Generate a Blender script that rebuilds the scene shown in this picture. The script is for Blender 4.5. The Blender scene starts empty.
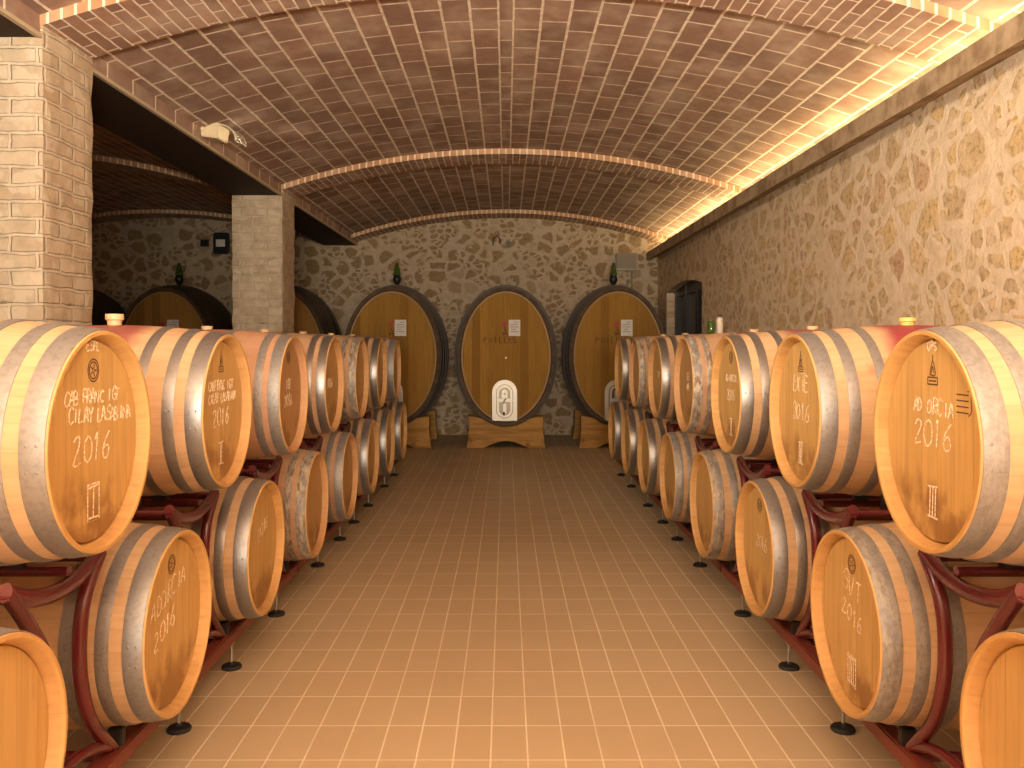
import bpy, bmesh, math, random
from mathutils import Vector, Matrix
from math import sin, cos, pi, sqrt, radians
S = bpy.context.scene
COL = S.collection
R = random.Random(7)

# ------------------------------------------------------------------ camera, world, lights
EYE = 1.54
cd = bpy.data.cameras.new('camera'); cam = bpy.data.objects.new('camera', cd); COL.objects.link(cam)
cam.location = (0, 0, EYE); cam.rotation_euler = (pi/2, 0, 0)
cd.sensor_width = 36; cd.lens = 860/1024*36
cd.shift_x = 6/1024; cd.shift_y = -41/1024; cd.clip_start = .05
S.camera = cam
S.view_settings.view_transform = 'Standard'; S.view_settings.look = 'None'
S.view_settings.gamma = 1; S.view_settings.use_curve_mapping = False
S.view_settings.exposure = 0.0
w = bpy.data.worlds.new('world'); S.world = w; w.use_nodes = True
w.node_tree.nodes['Background'].inputs[0].default_value = (1, .8, .6, 1)
w.node_tree.nodes['Background'].inputs[1].default_value = .03

def area(name, loc, target, sx, sy, power, color):
    ld = bpy.data.lights.new(name, 'AREA'); ld.shape = 'RECTANGLE'; ld.size = sx; ld.size_y = sy
    ld.energy = power; ld.color = color
    o = bpy.data.objects.new(name, ld); COL.objects.link(o)
    z = (Vector(loc) - Vector(target)).normalized(); y = Vector((0, 1, 0)) if abs(z.y) < .5 else Vector((0, 0, 1))
    x = y.cross(z).normalized(); y = z.cross(x)
    o.matrix_world = Matrix(((x.x, y.x, z.x, loc[0]), (x.y, y.y, z.y, loc[1]), (x.z, y.z, z.z, loc[2]), (0, 0, 0, 1)))
    return o
area('hall_lamp_light', (0.7, -13.0, 1.9), (0, 6, 1.6), 3.8, 2.9, 980, (1, .91, .73))
area('vault_uplight', (0, -.9, 2.0), (0, -.4, 4), 1.2, .8, 900, (1, .95, .80))      # lamp behind the photographer thrown up at the vault
l_ = area('flood_light_left', (-2.3, 2.3, 3.12), (2.5, 5.0, 2.75), .6, .25, 30, (1, .89, .70)); l_.data.spread = 1.5
l_ = area('flood_lamp_light', (-2.28, 7.1, 3.22), (2.5, 9.6, 2.7), .14, .10, 15, (1, .86, .62)); l_.data.spread = 1.7   # the flood lamp on the left ledge
area('cove_lamp_light', (2.60, 5.6, 3.07), (2.30, 5.6, 4.2), .06, 17.5, 88, (1, .74, .36))    # strip lamp lying in the cove behind the right-hand cornice

# ------------------------------------------------------------------ node helpers
def mat(name, base=(.5, .5, .5), rough=.6, metal=0.0, spec=.5):
    m = bpy.data.materials.new(name); m.use_nodes = True
    b = m.node_tree.nodes['Principled BSDF']
    b.inputs['Base Color'].default_value = (*base, 1); b.inputs['Roughness'].default_value = rough
    b.inputs['Metallic'].default_value = metal; b.inputs['Specular IOR Level'].default_value = spec
    return m
class NT:
    def __init__(s, m): s.t = m.node_tree; s.b = s.t.nodes['Principled BSDF']
    def n(s, typ, **kw):
        x = s.t.nodes.new(typ)
        for k, v in kw.items():
            if k.startswith('i_'):
                x.inputs[k[2:].replace('_', ' ')].default_value = v
            else: setattr(x, k, v)
        return x
    def l(s, a, b): s.t.links.new(a, b)
    def val(s, x, sock):
        if hasattr(x, 'links'): s.l(x, sock)
        else: sock.default_value = x
    def math(s, op, a, b=0.0, c=None):
        x = s.t.nodes.new('ShaderNodeMath'); x.operation = op
        s.val(a, x.inputs[0]); s.val(b, x.inputs[1])
        if c is not None: s.val(c, x.inputs[2])
        return x.outputs[0]
    def mix(s, f, a, b, bt='MIX'):
        x = s.t.nodes.new('ShaderNodeMix'); x.data_type = 'RGBA'; x.blend_type = bt
        for v, i in ((f, 0), (a, 6), (b, 7)):
            if hasattr(v, 'links'): s.l(v, x.inputs[i])
            elif isinstance(v, (tuple, list)): x.inputs[i].default_value = (*v, 1)[:4]
            else: x.inputs[i].default_value = v
        return x.outputs[2]
    def ramp(s, f, *stops):
        x = s.t.nodes.new('ShaderNodeValToRGB'); s.l(f, x.inputs[0]); e = x.color_ramp.elements
        while len(e) < len(stops): e.new(.5)
        for i, (p, c) in enumerate(stops):
            e[i].position = p; e[i].color = (c, c, c, 1) if not isinstance(c, tuple) else (*c, 1)
        return x.outputs[0]
    def smooth(s, f, lo, hi):
        x = s.t.nodes.new('ShaderNodeMapRange'); x.interpolation_type = 'SMOOTHSTEP'
        s.l(f, x.inputs[0]); x.inputs[1].default_value = lo; x.inputs[2].default_value = hi
        return x.outputs[0]
    def obj(s): return s.t.nodes.new('ShaderNodeTexCoord').outputs['Object']
    def uv(s): return s.t.nodes.new('ShaderNodeTexCoord').outputs['UV']
    def vmul(s, v, k):
        x = s.t.nodes.new('ShaderNodeVectorMath'); x.operation = 'MULTIPLY'
        s.l(v, x.inputs[0]); x.inputs[1].default_value = k; return x.outputs[0]
    def vadd(s, a, b):
        x = s.t.nodes.new('ShaderNodeVectorMath'); x.operation = 'ADD'
        s.val(a, x.inputs[0]); s.val(b, x.inputs[1]); return x.outputs[0]
    def noise(s, v, sc, det=4, rough=.55, col=False):
        x = s.t.nodes.new('ShaderNodeTexNoise'); s.l(v, x.inputs['Vector'])
        x.inputs['Scale'].default_value = sc; x.inputs['Detail'].default_value = det; x.inputs['Roughness'].default_value = rough
        return x.outputs['Color' if col else 'Fac']
    def attr(s, name):
        x = s.t.nodes.new('ShaderNodeAttribute'); x.attribute_type = 'OBJECT'; x.attribute_name = name
        return x.outputs['Fac']
    def bump(s, h, dist, strength=1.0):
        x = s.t.nodes.new('ShaderNodeBump'); s.l(h, x.inputs['Height'])
        x.inputs['Distance'].default_value = dist; x.inputs['Strength'].default_value = strength
        s.l(x.outputs[0], s.b.inputs['Normal'])
    def color(s, c): s.l(c, s.b.inputs['Base Color'])
    def rough(s, c): s.l(c, s.b.inputs['Roughness'])

def brick_mat(name, bw, rh, mo, c1, c2, cm, warp=.004, bumpd=.004, offset=.5, rough=.8, dirt=.35, dark=None, src='uv', patch=.0):
    m = mat(name, rough=rough, spec=.25); N = NT(m)
    v = N.uv() if src == 'uv' else N.obj()
    nz = N.noise(v, 9, 3, col=True)
    off = N.vmul(N.vadd(nz, (-.5, -.5, -.5)), (warp*2, warp*2, 0))
    vv = N.vadd(v, off)
    b = N.n('ShaderNodeTexBrick', offset=offset, offset_frequency=2, squash=1)
    N.l(vv, b.inputs['Vector'])
    b.inputs['Scale'].default_value = 1; b.inputs['Brick Width'].default_value = bw; b.inputs['Row Height'].default_value = rh
    b.inputs['Mortar Size'].default_value = mo; b.inputs['Mortar Smooth'].default_value = .5 if patch else .25; b.inputs['Bias'].default_value = 0
    b.inputs['Color1'].default_value = (*c1, 1); b.inputs['Color2'].default_value = (*c2, 1); b.inputs['Mortar'].default_value = (*cm, 1)
    n2 = N.noise(v, 14, 5); n3 = N.noise(v, 2.3, 3)
    c = N.mix(N.math('MULTIPLY', N.smooth(n2, .35, .7), dirt), b.outputs['Color'], tuple(x*.55 for x in c1))
    c = N.mix(N.math('MULTIPLY', N.smooth(n3, .4, .7), .25), c, cm)
    if patch:
        n4 = N.noise(v, 5.5, 4); c = N.mix(N.math('MULTIPLY', N.smooth(n4, .5, .58), patch), c, cm)
    if dark:
        n5 = N.noise(N.vmul(v, (4, 11, 11)), 1, 4); c = N.mix(N.math('MULTIPLY', N.smooth(n5, .66, .73), .7), c, dark)
    N.color(c)
    h = N.math('ADD', N.math('MULTIPLY', b.outputs['Fac'], -1.0), N.math('MULTIPLY', n2, .5))
    N.bump(h, bumpd)
    return m

# materials ------------------------------------------------------------------
M = {}
M['vault'] = brick_mat('terracotta_vault_tile', .37, .187, .0110, (.42, .255, .185), (.295, .18, .132), (.95, .80, .64), offset=.42)
M['rib'] = brick_mat('terracotta_rib_brick', .285, .078, .007, (.46, .265, .18), (.31, .175, .12), (.95, .80, .64))
M['ribface'] = brick_mat('rib_end_brick', .078, .5, .011, (.60, .31, .16), (.50, .25, .12), (.88, .74, .55), offset=0)
M['pillar'] = brick_mat('washed_pillar_brick', .29, .092, .012, (.62, .475, .32), (.50, .35, .225), (.66, .53, .38), warp=.016, bumpd=.009, dirt=.45, dark=(.16, .12, .08), patch=.75)
m = M['plaster'] = mat('cornice_plaster', (.42, .31, .19), .85, spec=.2); N = NT(m); v = N.obj()
N.color(N.mix(N.smooth(N.noise(v, 7, 5), .35, .7), (.44, .32, .20), (.24, .16, .09))); N.bump(N.noise(v, 30, 4), .004)
M['edge'] = mat('ledge_edge_plaster', (.55, .43, .28), .8)
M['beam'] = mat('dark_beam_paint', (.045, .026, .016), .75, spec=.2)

def stone_mat(name, ax, dk=0.0, big=3.2, mt=1.0):
    m = mat(name, rough=.92, spec=.15); N = NT(m)
    v = N.obj()
    sx = N.n('ShaderNodeSeparateXYZ'); N.l(v, sx.inputs[0]); cx = N.n('ShaderNodeCombineXYZ')
    N.l(sx.outputs[ax], cx.inputs[0]); N.l(sx.outputs[2], cx.inputs[1]); p = cx.outputs[0]
    wz = N.vmul(N.vadd(N.noise(p, 4.0, 2, col=True), (-.5, -.5, -.5)), (.10, .09, 0))
    wf = N.vmul(N.vadd(N.noise(p, 15, 5, .62, col=True), (-.5, -.5, -.5)), (.075, .065, 0))
    q = N.vadd(N.vadd(p, wz), wf)
    def layer(scl, stretch, lo, hi):
        qq = N.vmul(q, stretch)
        e = N.n('ShaderNodeTexVoronoi', feature='DISTANCE_TO_EDGE', voronoi_dimensions='2D'); N.l(qq, e.inputs['Vector']); e.inputs['Scale'].default_value = scl
        f = N.n('ShaderNodeTexVoronoi', feature='F1', voronoi_dimensions='2D'); N.l(qq, f.inputs['Vector']); f.inputs['Scale'].default_value = scl
        sc = N.n('ShaderNodeSeparateColor'); N.l(f.outputs['Color'], sc.inputs[0])
        th = N.math('MULTIPLY', N.math('MULTIPLY', sc.outputs[2], sc.outputs[2]), .17)                    # every stone has its own joint width
        d = N.math('SUBTRACT', e.outputs['Distance'], th)
        return N.math('MULTIPLY', N.smooth(d, lo, hi), N.math('SUBTRACT', 1.0, N.smooth(f.outputs['Distance'], .45, .58))), sc.outputs[0], sc.outputs[1], e.outputs['Distance']
    m1, r1, g1, e1 = layer(big, (1, 1.15, 1), .055, .115)
    m2, r2, g2, e2 = layer(big*2, (1, 1.4, 1), .065, .14)
    sel = N.smooth(N.noise(p, 1.9, 2), .50, .54)
    def pick(a, b): return N.math('ADD', N.math('MULTIPLY', a, N.math('SUBTRACT', 1.0, sel)), N.math('MULTIPLY', b, sel))
    mk, rr, gg = pick(m1, m2), pick(r1, r2), pick(g1, g2)
    fine = N.noise(p, 26, 6, .65); med = N.noise(p, 7, 4)
    st = N.ramp(rr, (0, (.50, .375, .22)), (.25, (.62, .48, .295)), (.5, (.64, .475, .24)), (.72, (.50, .40, .265)), (.9, (.70, .555, .34)), (1, (.52, .345, .235)))
    st = N.mix(N.math('MULTIPLY', N.smooth(fine, .49, .62), .66), st, (.30, .205, .105))
    st = N.mix(N.math('MULTIPLY', N.smooth(med, .5, .68), .45), st, (.76, .61, .39))
    st = N.mix(1.0, st, (1.05, .965, .90), 'MULTIPLY')
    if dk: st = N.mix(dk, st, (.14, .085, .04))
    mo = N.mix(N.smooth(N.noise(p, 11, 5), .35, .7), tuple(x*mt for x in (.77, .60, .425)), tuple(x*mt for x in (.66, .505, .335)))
    vis = N.math('MULTIPLY', mk, N.math('SUBTRACT', 1.0, N.math('MULTIPLY', N.smooth(gg, .78, .95), .75)))   # some stones plastered over
    N.color(N.mix(vis, mo, st))
    h = N.math('ADD', N.math('MULTIPLY', vis, .22), N.math('ADD', N.math('MULTIPLY', fine, .6), N.math('MULTIPLY', med, .4)))
    N.bump(h, .024, .65)
    return m
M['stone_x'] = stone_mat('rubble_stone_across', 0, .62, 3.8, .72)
M['stone_y'] = stone_mat('rubble_stone_along', 1)

# floor tiles: stack bond 0.138 x 0.30
m = M['floor'] = mat('beige_floor_tile', rough=.42, spec=.4); N = NT(m); v = N.obj()
b = N.n('ShaderNodeTexBrick', offset=0, squash=1); N.l(N.vadd(v, (.057+13.8, -3.176+28.5, 0)), b.inputs['Vector'])
b.inputs['Scale'].default_value = 1; b.inputs['Brick Width'].default_value = .138; b.inputs['Row Height'].default_value = .285
b.inputs['Mortar Size'].default_value = .0040; b.inputs['Mortar Smooth'].default_value = .3
b.inputs['Color1'].default_value = (.60, .465, .29, 1); b.inputs['Color2'].default_value = (.56, .425, .255, 1); b.inputs['Mortar'].default_value = (.92, .80, .62, 1)
n2 = N.noise(v, 1.7, 5); n3 = N.noise(v, 12, 4)
c = N.mix(N.math('MULTIPLY', N.smooth(n2, .45, .75), .35), b.outputs['Color'], (.52, .39, .26))
c = N.mix(N.math('MULTIPLY', N.smooth(n3, .55, .8), .2), c, (.64, .45, .29)); N.color(c)
N.rough(N.math('ADD', N.math('MULTIPLY', n2, .3), .36)); N.bump(N.math('MULTIPLY', b.outputs['Fac'], -1.0), .0015)

# barrel woods
def stave_mat(name, light, dark, red):
    m = mat(name, rough=.55, spec=.3); N = NT(m); o = N.obj(); uv = N.uv()
    s = N.n('ShaderNodeSeparateXYZ'); N.l(uv, s.inputs[0]); so = N.n('ShaderNodeSeparateXYZ'); N.l(o, so.inputs[0])
    k = N.math('MULTIPLY', s.outputs[0], 27.0)
    wob = N.noise(N.vmul(uv, (9, 0, 0)), 1, 1); k = N.math('ADD', k, N.math('MULTIPLY', wob, 1.4))
    wn = N.n('ShaderNodeTexWhiteNoise', noise_dimensions='2D'); cb = N.n('ShaderNodeCombineXYZ'); N.l(N.math('FLOOR', k), cb.inputs[0]); N.l(N.attr('seed'), cb.inputs[1]); N.l(cb.outputs[0], wn.inputs['Vector'])
    fr = N.math('FRACT', k); ed = N.math('MINIMUM', fr, N.math('SUBTRACT', 1.0, fr)); seam = N.math('SUBTRACT', 1.0, N.smooth(ed, .0, .022))
    sd = N.n('ShaderNodeCombineXYZ'); N.l(N.attr('seed'), sd.inputs[0]); N.l(N.attr('seed'), sd.inputs[1])
    os_ = N.vadd(o, sd.outputs[0])
    g = N.noise(N.vmul(os_, (3, 48, 48)), 1, 5); n = N.noise(os_, 5, 5)
    c = N.mix(wn.outputs['Value'], light, dark)
    c = N.mix(N.math('MULTIPLY', N.smooth(g, .4, .7), .35), c, tuple(x*.68 for x in dark))
    tone = N.attr('tone'); c = N.mix(N.math('MULTIPLY', tone, .8), c, (.56, .29, .18))
    # wine spilled round the bung reddens the middle of the upper side
    ax = N.math('ABSOLUTE', so.outputs[0]); mid = N.math('SUBTRACT', 1.0, N.smooth(N.math('ADD', ax, N.math('MULTIPLY', n, .10)), .16, .26))
    up = N.smooth(N.math('ADD', so.outputs[2], N.math('MULTIPLY', n, .12)), .46, .66)
    c = N.mix(N.math('MULTIPLY', N.math('MULTIPLY', mid, up), N.attr('stain')), c, red)
    sp = N.math('MULTIPLY', N.smooth(N.noise(N.vmul(os_, (9, 5, 5)), 1, 4), .62, .72), N.math('MULTIPLY', N.attr('stain'), .5))
    c = N.mix(sp, c, (.55, .20, .12))
    endf = N.smooth(ax, .464, .469); rin = N.smooth(ax, .4745, .4750)
    c = N.mix(N.math('MULTIPLY', endf, .55), c, (.62, .37, .13))
    c = N.mix(N.math('MULTIPLY', seam, .22), c, (.34, .19, .09))
    N.color(c); N.bump(N.math('SUBTRACT', N.math('MULTIPLY', g, .3), N.math('MULTIPLY', seam, .4)), .001)
    return m
M['stave'] = stave_mat('oak_stave', (.64, .435, .25), (.58, .375, .205), (.32, .05, .055))
M['chime'] = stave_mat('oak_stave_end', (.64, .37, .14), (.56, .31, .105), (.34, .055, .06))
def head_mat(name, light, dark, pl, gz, stainz):
    m = mat(name, rough=.5, spec=.35); N = NT(m); o = N.obj()
    so = N.n('ShaderNodeSeparateXYZ'); N.l(o, so.inputs[0])
    sd = N.n('ShaderNodeCombineXYZ'); N.l(N.attr('seed'), sd.inputs[0]); N.l(N.attr('seed'), sd.inputs[1])
    hor = so.outputs[gz]
    k = N.math('ADD', N.math('DIVIDE', hor, pl), N.math('ADD', 20.0, N.attr('seed')))
    wn = N.n('ShaderNodeTexWhiteNoise', noise_dimensions='1D'); N.l(N.math('FLOOR', k), wn.inputs['W'])
    fr = N.math('FRACT', k); ed = N.math('MINIMUM', fr, N.math('SUBTRACT', 1.0, fr)); seam = N.math('SUBTRACT', 1.0, N.smooth(ed, 0, .025))
    os_ = N.vadd(o, sd.outputs[0])
    g = N.noise(N.vmul(os_, (46, 46, 2.6)), 1, 5); n = N.noise(os_, 6, 5)
    c = N.mix(wn.outputs['Value'], light, dark)
    c = N.mix(N.math('MULTIPLY', N.smooth(g, .38, .7), .36), c, tuple(x*.62 for x in dark))
    c = N.mix(N.math('MULTIPLY', N.attr('tone'), .8), c, (.34, .17, .085))
    kn = N.smooth(N.noise(N.vmul(os_, (9, 9, 3)), 1, 3), .68, .76); c = N.mix(N.math('MULTIPLY', kn, .5), c, (.26, .12, .04))
    lo = N.math('SUBTRACT', 1.0, N.smooth(N.math('ADD', so.outputs[2], N.math('MULTIPLY', N.noise(N.vmul(os_, (14, 14, 5)), 1, 4), .22)), stainz, stainz+.10))
    c = N.mix(N.math('MULTIPLY', N.math('MULTIPLY', lo, N.smooth(n, .38, .56)), .75), c, (.25, .11, .035))
    c = N.mix(N.math('MULTIPLY', seam, .28), c, (.20, .09, .03))
    N.color(c); N.bump(N.math('SUBTRACT', N.math('MULTIPLY', g, .3), seam), .001)
    return m
M['head'] = head_mat('oak_head', (.66, .42, .155), (.59, .36, .125), .092, 1, .27)
M['cask_head'] = head_mat('old_oak_cask_head', (.43, .22, .035), (.27, .125, .018), .118, 0, .15)
M['cask_head'].node_tree.nodes['Principled BSDF'].inputs['Roughness'].default_value = .68; M['cask_head'].node_tree.nodes['Principled BSDF'].inputs['Specular IOR Level'].default_value = .2
m = M['cask_stave'] = mat('dark_old_stave', rough=.6, spec=.3); N = NT(m); uv = N.uv(); s = N.n('ShaderNodeSeparateXYZ'); N.l(uv, s.inputs[0])
k = N.math('MULTIPLY', s.outputs[0], 60.0); wn = N.n('ShaderNodeTexWhiteNoise', noise_dimensions='1D'); N.l(N.math('FLOOR', k), wn.inputs['W'])
fr = N.math('FRACT', k); seam = N.math('SUBTRACT', 1.0, N.smooth(fr, 0, .08))
c = N.mix(wn.outputs['Value'], (.12, .065, .026), (.075, .038, .015)); N.color(N.mix(seam, c, (.02, .01, .005)))
M['cask_rim'] = mat('cask_rim_oak', (.34, .20, .07), .5)
m = M['hoop'] = mat('galvanised_hoop', rough=.34, metal=.9); N = NT(m); o = N.obj(); sd = N.n('ShaderNodeCombineXYZ'); N.l(N.attr('seed'), sd.inputs[0])
os_ = N.vadd(o, sd.outputs[0]); n = N.noise(os_, 60, 5, .65); n1 = N.noise(N.vmul(os_, (30, 12, 12)), 1, 4); w_ = N.attr('weather')
sp = N.smooth(N.math('ADD', n, N.math('MULTIPLY', w_, .14)), .52, .74)
c = N.mix(N.math('MULTIPLY', sp, .40), (.35, .335, .32), (.215, .195, .175))
n4 = N.noise(N.vmul(os_, (55, 16, 16)), 1, 5, .7)
pat = N.mix(N.smooth(n4, .42, .60), (.60, .53, .42), (.27, .18, .105))
c = N.mix(N.math('MULTIPLY', N.smooth(w_, .55, .95), N.smooth(n1, .34, .58)), c, pat); N.color(c)
N.rough(N.math('ADD', N.math('ADD', .31, N.math('MULTIPLY', w_, .26)), N.math('MULTIPLY', n, .16)))
N.l(N.math('SUBTRACT', .92, N.math('MULTIPLY', w_, .5)), N.b.inputs['Metallic'])
M['black_hoop'] = mat('black_cask_hoop', (.045, .035, .028), .42, .5)
m = M['rack'] = mat('wine_red_rack_paint', (.125, .012, .016), .27, spec=.55); N = NT(m)
N.color(N.mix(N.noise(N.obj(), 6, 4), (.15, .014, .018), (.095, .010, .013))); N.b.inputs['Coat Weight'].default_value = .3
M['rail'] = mat('red_brown_rail_paint', (.20, .040, .025), .45)
M['rubber'] = mat('black_rubber', (.015, .013, .012), .6)
M['bolt'] = mat('zinc_bolt', (.5, .48, .44), .3, .9)
m = M['chalk'] = mat('white_chalk', (.85, .78, .66), .95, spec=.05); N = NT(m)
N.color(N.mix(N.smooth(N.noise(N.obj(), 160, 3), .42, .62), (.92, .84, .70), (.66, .42, .21)))
M['brand'] = mat('branded_dark_mark', (.13, .06, .025), .8)
M['bung'] = mat('beige_silicone_bung', (.72, .50, .27), .5)
M['bung_yellow'] = mat('yellow_silicone_bung', (.75, .50, .14), .5)
m = M['stand'] = mat('honey_timber', rough=.6, spec=.3); N = NT(m); o = N.obj()
g = N.noise(N.vmul(o, (3, 25, 22)), 1, 5); kn = N.smooth(N.noise(o, 5, 3), .62, .72)
c = N.mix(N.smooth(g, .35, .7), (.52, .27, .06), (.34, .155, .03)); N.color(N.mix(N.math('MULTIPLY', kn, .6), c, (.15, .06, .015)))
M['steel'] = mat('stainless_hatch', (.60, .54, .45), .38, .35)
M['steel_dark'] = mat('dark_hatch_steel', (.16, .13, .10), .35, .8)  # darker steel for hatch gasket, recess, bolt, tap and the box rim
M['paper'] = mat('white_paper', (.80, .74, .68), .8)
M['ink'] = mat('grey_ink', (.25, .22, .2), .8)
M['redlogo'] = mat('red_print', (.45, .06, .05), .7)
M['white'] = mat('white_plastic', (.62, .54, .42), .5)
M['lampbody'] = mat('cream_lamp_enamel', (.72, .58, .38), .4)
M['box'] = mat('grey_plastic_box', (.24, .20, .14), .55)
M['black'] = mat('black_plastic', (.012, .012, .014), .4)
M['frame'] = mat('black_window_frame', (.012, .010, .012), .35)
m = M['green_glass'] = mat('green_glass', (.13, .25, .04), .08); m.node_tree.nodes['Principled BSDF'].inputs['Transmission Weight'].default_value = .75
m = M['pane'] = mat('window_glass', (.17, .12, .06), .4, spec=.2)
m = M['clear'] = mat('clear_glass', (.9, .9, .85), .05); m.node_tree.nodes['Principled BSDF'].inputs['Transmission Weight'].default_value = .95

# ------------------------------------------------------------------ mesh helpers
def link(name, verts, faces, m, parent=None, uvs=None, smooth=False, slots=None, ang=None):
    me = bpy.data.meshes.new(name); me.from_pydata([tuple(v) for v in verts], [], faces); me.update()
    ms = m if isinstance(m, (list, tuple)) else [m]
    for x in ms: me.materials.append(x)
    if slots:
        for p, s in zip(me.polygons, slots): p.material_index = s
    if uvs:
        lay = me.uv_layers.new(name='UVMap')
        for lp in me.loops: lay.data[lp.index].uv = uvs[lp.vertex_index]
    if smooth:
        for p in me.polygons: p.use_smooth = True
        if ang: me.set_sharp_from_angle(angle=radians(ang))
    o = bpy.data.objects.new(name, me); COL.objects.link(o)
    if parent is not None: o.parent = parent
    return o
class MB:
    def __init__(s): s.v = []; s.f = []; s.s = []
    def add(s, vs, fs, slot=0):
        b = len(s.v); s.v += [tuple(v) for v in vs]; s.f += [tuple(b+i for i in f) for f in fs]; s.s += [slot]*len(fs)
    def box(s, a, b, slot=0, bev=0):
        x0, y0, z0 = a; x1, y1, z1 = b
        if bev:
            bm = bmesh.new(); bmesh.ops.create_cube(bm, size=1)
            for v in bm.verts: v.co = Vector(((x0+x1)/2+v.co.x*(x1-x0), (y0+y1)/2+v.co.y*(y1-y0), (z0+z1)/2+v.co.z*(z1-z0)))
            bmesh.ops.bevel(bm, geom=bm.edges[:], offset=bev, segments=2, affect='EDGES')
            bm.verts.index_update(); s.add([v.co for v in bm.verts], [tuple(v.index for v in f.verts) for f in bm.faces], slot); bm.free(); return
        s.add([(x0, y0, z0), (x1, y0, z0), (x1, y1, z0), (x0, y1, z0), (x0, y0, z1), (x1, y0, z1), (x1, y1, z1), (x0, y1, z1)],
              [(0, 3, 2, 1), (4, 5, 6, 7), (0, 1, 5, 4), (1, 2, 6, 5), (2, 3, 7, 6), (3, 0, 4, 7)], slot)
    def tube(s, pts, r, n=8, slot=0, flat=1.0, up=None, cap=True):
        pts = [Vector(p) for p in pts]; rings = []
        prev = Vector(up) if up else Vector((0.01, .02, 1))
        for i, p in enumerate(pts):
            t = (pts[min(i+1, len(pts)-1)] - pts[max(i-1, 0)]).normalized()
            a = prev - t*prev.dot(t)
            if a.length < 1e-4: a = Vector((1, 0, 0)) - t*t.x
            a.normalize(); b = t.cross(a); prev = a
            rr = r[i] if isinstance(r, (list, tuple)) else r
            rings.append([p + a*(rr*cos(2*pi*k/n)) + b*(rr*flat*sin(2*pi*k/n)) for k in range(n)])
        vs = [v for ring in rings for v in ring]; fs = []
        for i in range(len(pts)-1):
            for k in range(n): fs.append((i*n+k, i*n+(k+1) % n, (i+1)*n+(k+1) % n, (i+1)*n+k))
        if cap: fs.append(tuple(range(n-1, -1, -1))); fs.append(tuple((len(pts)-1)*n+k for k in range(n)))
        s.add(vs, fs, slot)
    def lathe(s, prof, n=32, slot=0, c=(0, 0, 0)):     # prof: (r, z) about Z
        vs = []; fs = []
        for r, z in prof:
            for k in range(n): vs.append((c[0]+r*cos(2*pi*k/n), c[1]+r*sin(2*pi*k/n), c[2]+z))
        for i in range(len(prof)-1):
            for k in range(n): fs.append((i*n+k, i*n+(k+1) % n, (i+1)*n+(k+1) % n, (i+1)*n+k))
        if prof[0][0] > 1e-5: fs.append(tuple(range(n-1, -1, -1)))
        if prof[-1][0] > 1e-5: fs.append(tuple((len(prof)-1)*n+k for k in range(n)))
        s.add(vs, fs, slot)
    def prism(s, poly, y0, y1, slot=0):                # polygon in XZ (counter-clockwise), extruded along Y
        n = len(poly); vs = [(x, y0, z) for x, z in poly] + [(x, y1, z) for x, z in poly]
        fs = [tuple(range(n)), tuple(range(2*n-1, n-1, -1))] + [(i, n+i, n+(i+1) % n, (i+1) % n) for i in range(n)]
        s.add(vs, fs, slot)
    def build(s, name, m, parent=None, smooth=False, ang=40):
        return link(name, s.v, s.f, m, parent, smooth=smooth, slots=s.s, ang=ang if smooth else None)
def tag(o, label=None, cat=None, group=None, kind=None):
    if label: o['label'] = label
    if cat: o['category'] = cat
    if group: o['group'] = group
    if kind: o['kind'] = kind
    return o
def empty(name, loc, label, cat, group=None, rz=0):
    o = bpy.data.objects.new(name, None); COL.objects.link(o); o.location = loc; o.rotation_euler = (0, 0, rz)
    o.empty_display_size = .1
    return tag(o, label, cat, group)
def copy_tree(o, parent=None):
    c = o.copy(); COL.objects.link(c); c.parent = parent
    for ch in list(o.children): copy_tree(ch, c)
    return c
def bez(p0, p1, p2, p3, n):
    out = []
    for i in range(n+1):
        t = i/n; out.append(tuple((1-t)**3*a+3*t*(1-t)**2*b+3*t*t*(1-t)*c+t**3*d for a, b, c, d in zip(p0, p1, p2, p3)))
    return out
def spline(P, k=6):                                     # Catmull-Rom through points
    P = [Vector(p) for p in P]; Q = [P[0]*2-P[1]] + P + [P[-1]*2-P[-2]]; out = []
    for i in range(1, len(Q)-2):
        for j in range(k):
            t = j/k; a, b, c, d = Q[i-1], Q[i], Q[i+1], Q[i+2]
            out.append(.5*((2*b)+(c-a)*t+(2*a-5*b+4*c-d)*t*t+(3*b-a-3*c+d)*t**3))
    out.append(P[-1]); return out

# ------------------------------------------------------------------ the setting
XR, XC, YB, Y0 = 2.55, 2.36, 14.46, -14.5               # right wall, cornice face, back wall, wall behind the camera
XL, XL2, XFAR = -2.5, -3.07, -8.2                       # arcade faces, far wall of the left aisle
RAD, CROWN = 8.0, EYE+2.16
def arcz(dx, drop=0): return CROWN - drop - (RAD - sqrt(RAD*RAD-dx*dx))
link('floor', [(XFAR-.1, Y0, 0), (XR+.4, Y0, 0), (XR+.4, YB+.1, 0), (XFAR-.1, YB+.1, 0)], [(0, 1, 2, 3)], M['floor'])['kind'] = 'structure'

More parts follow.
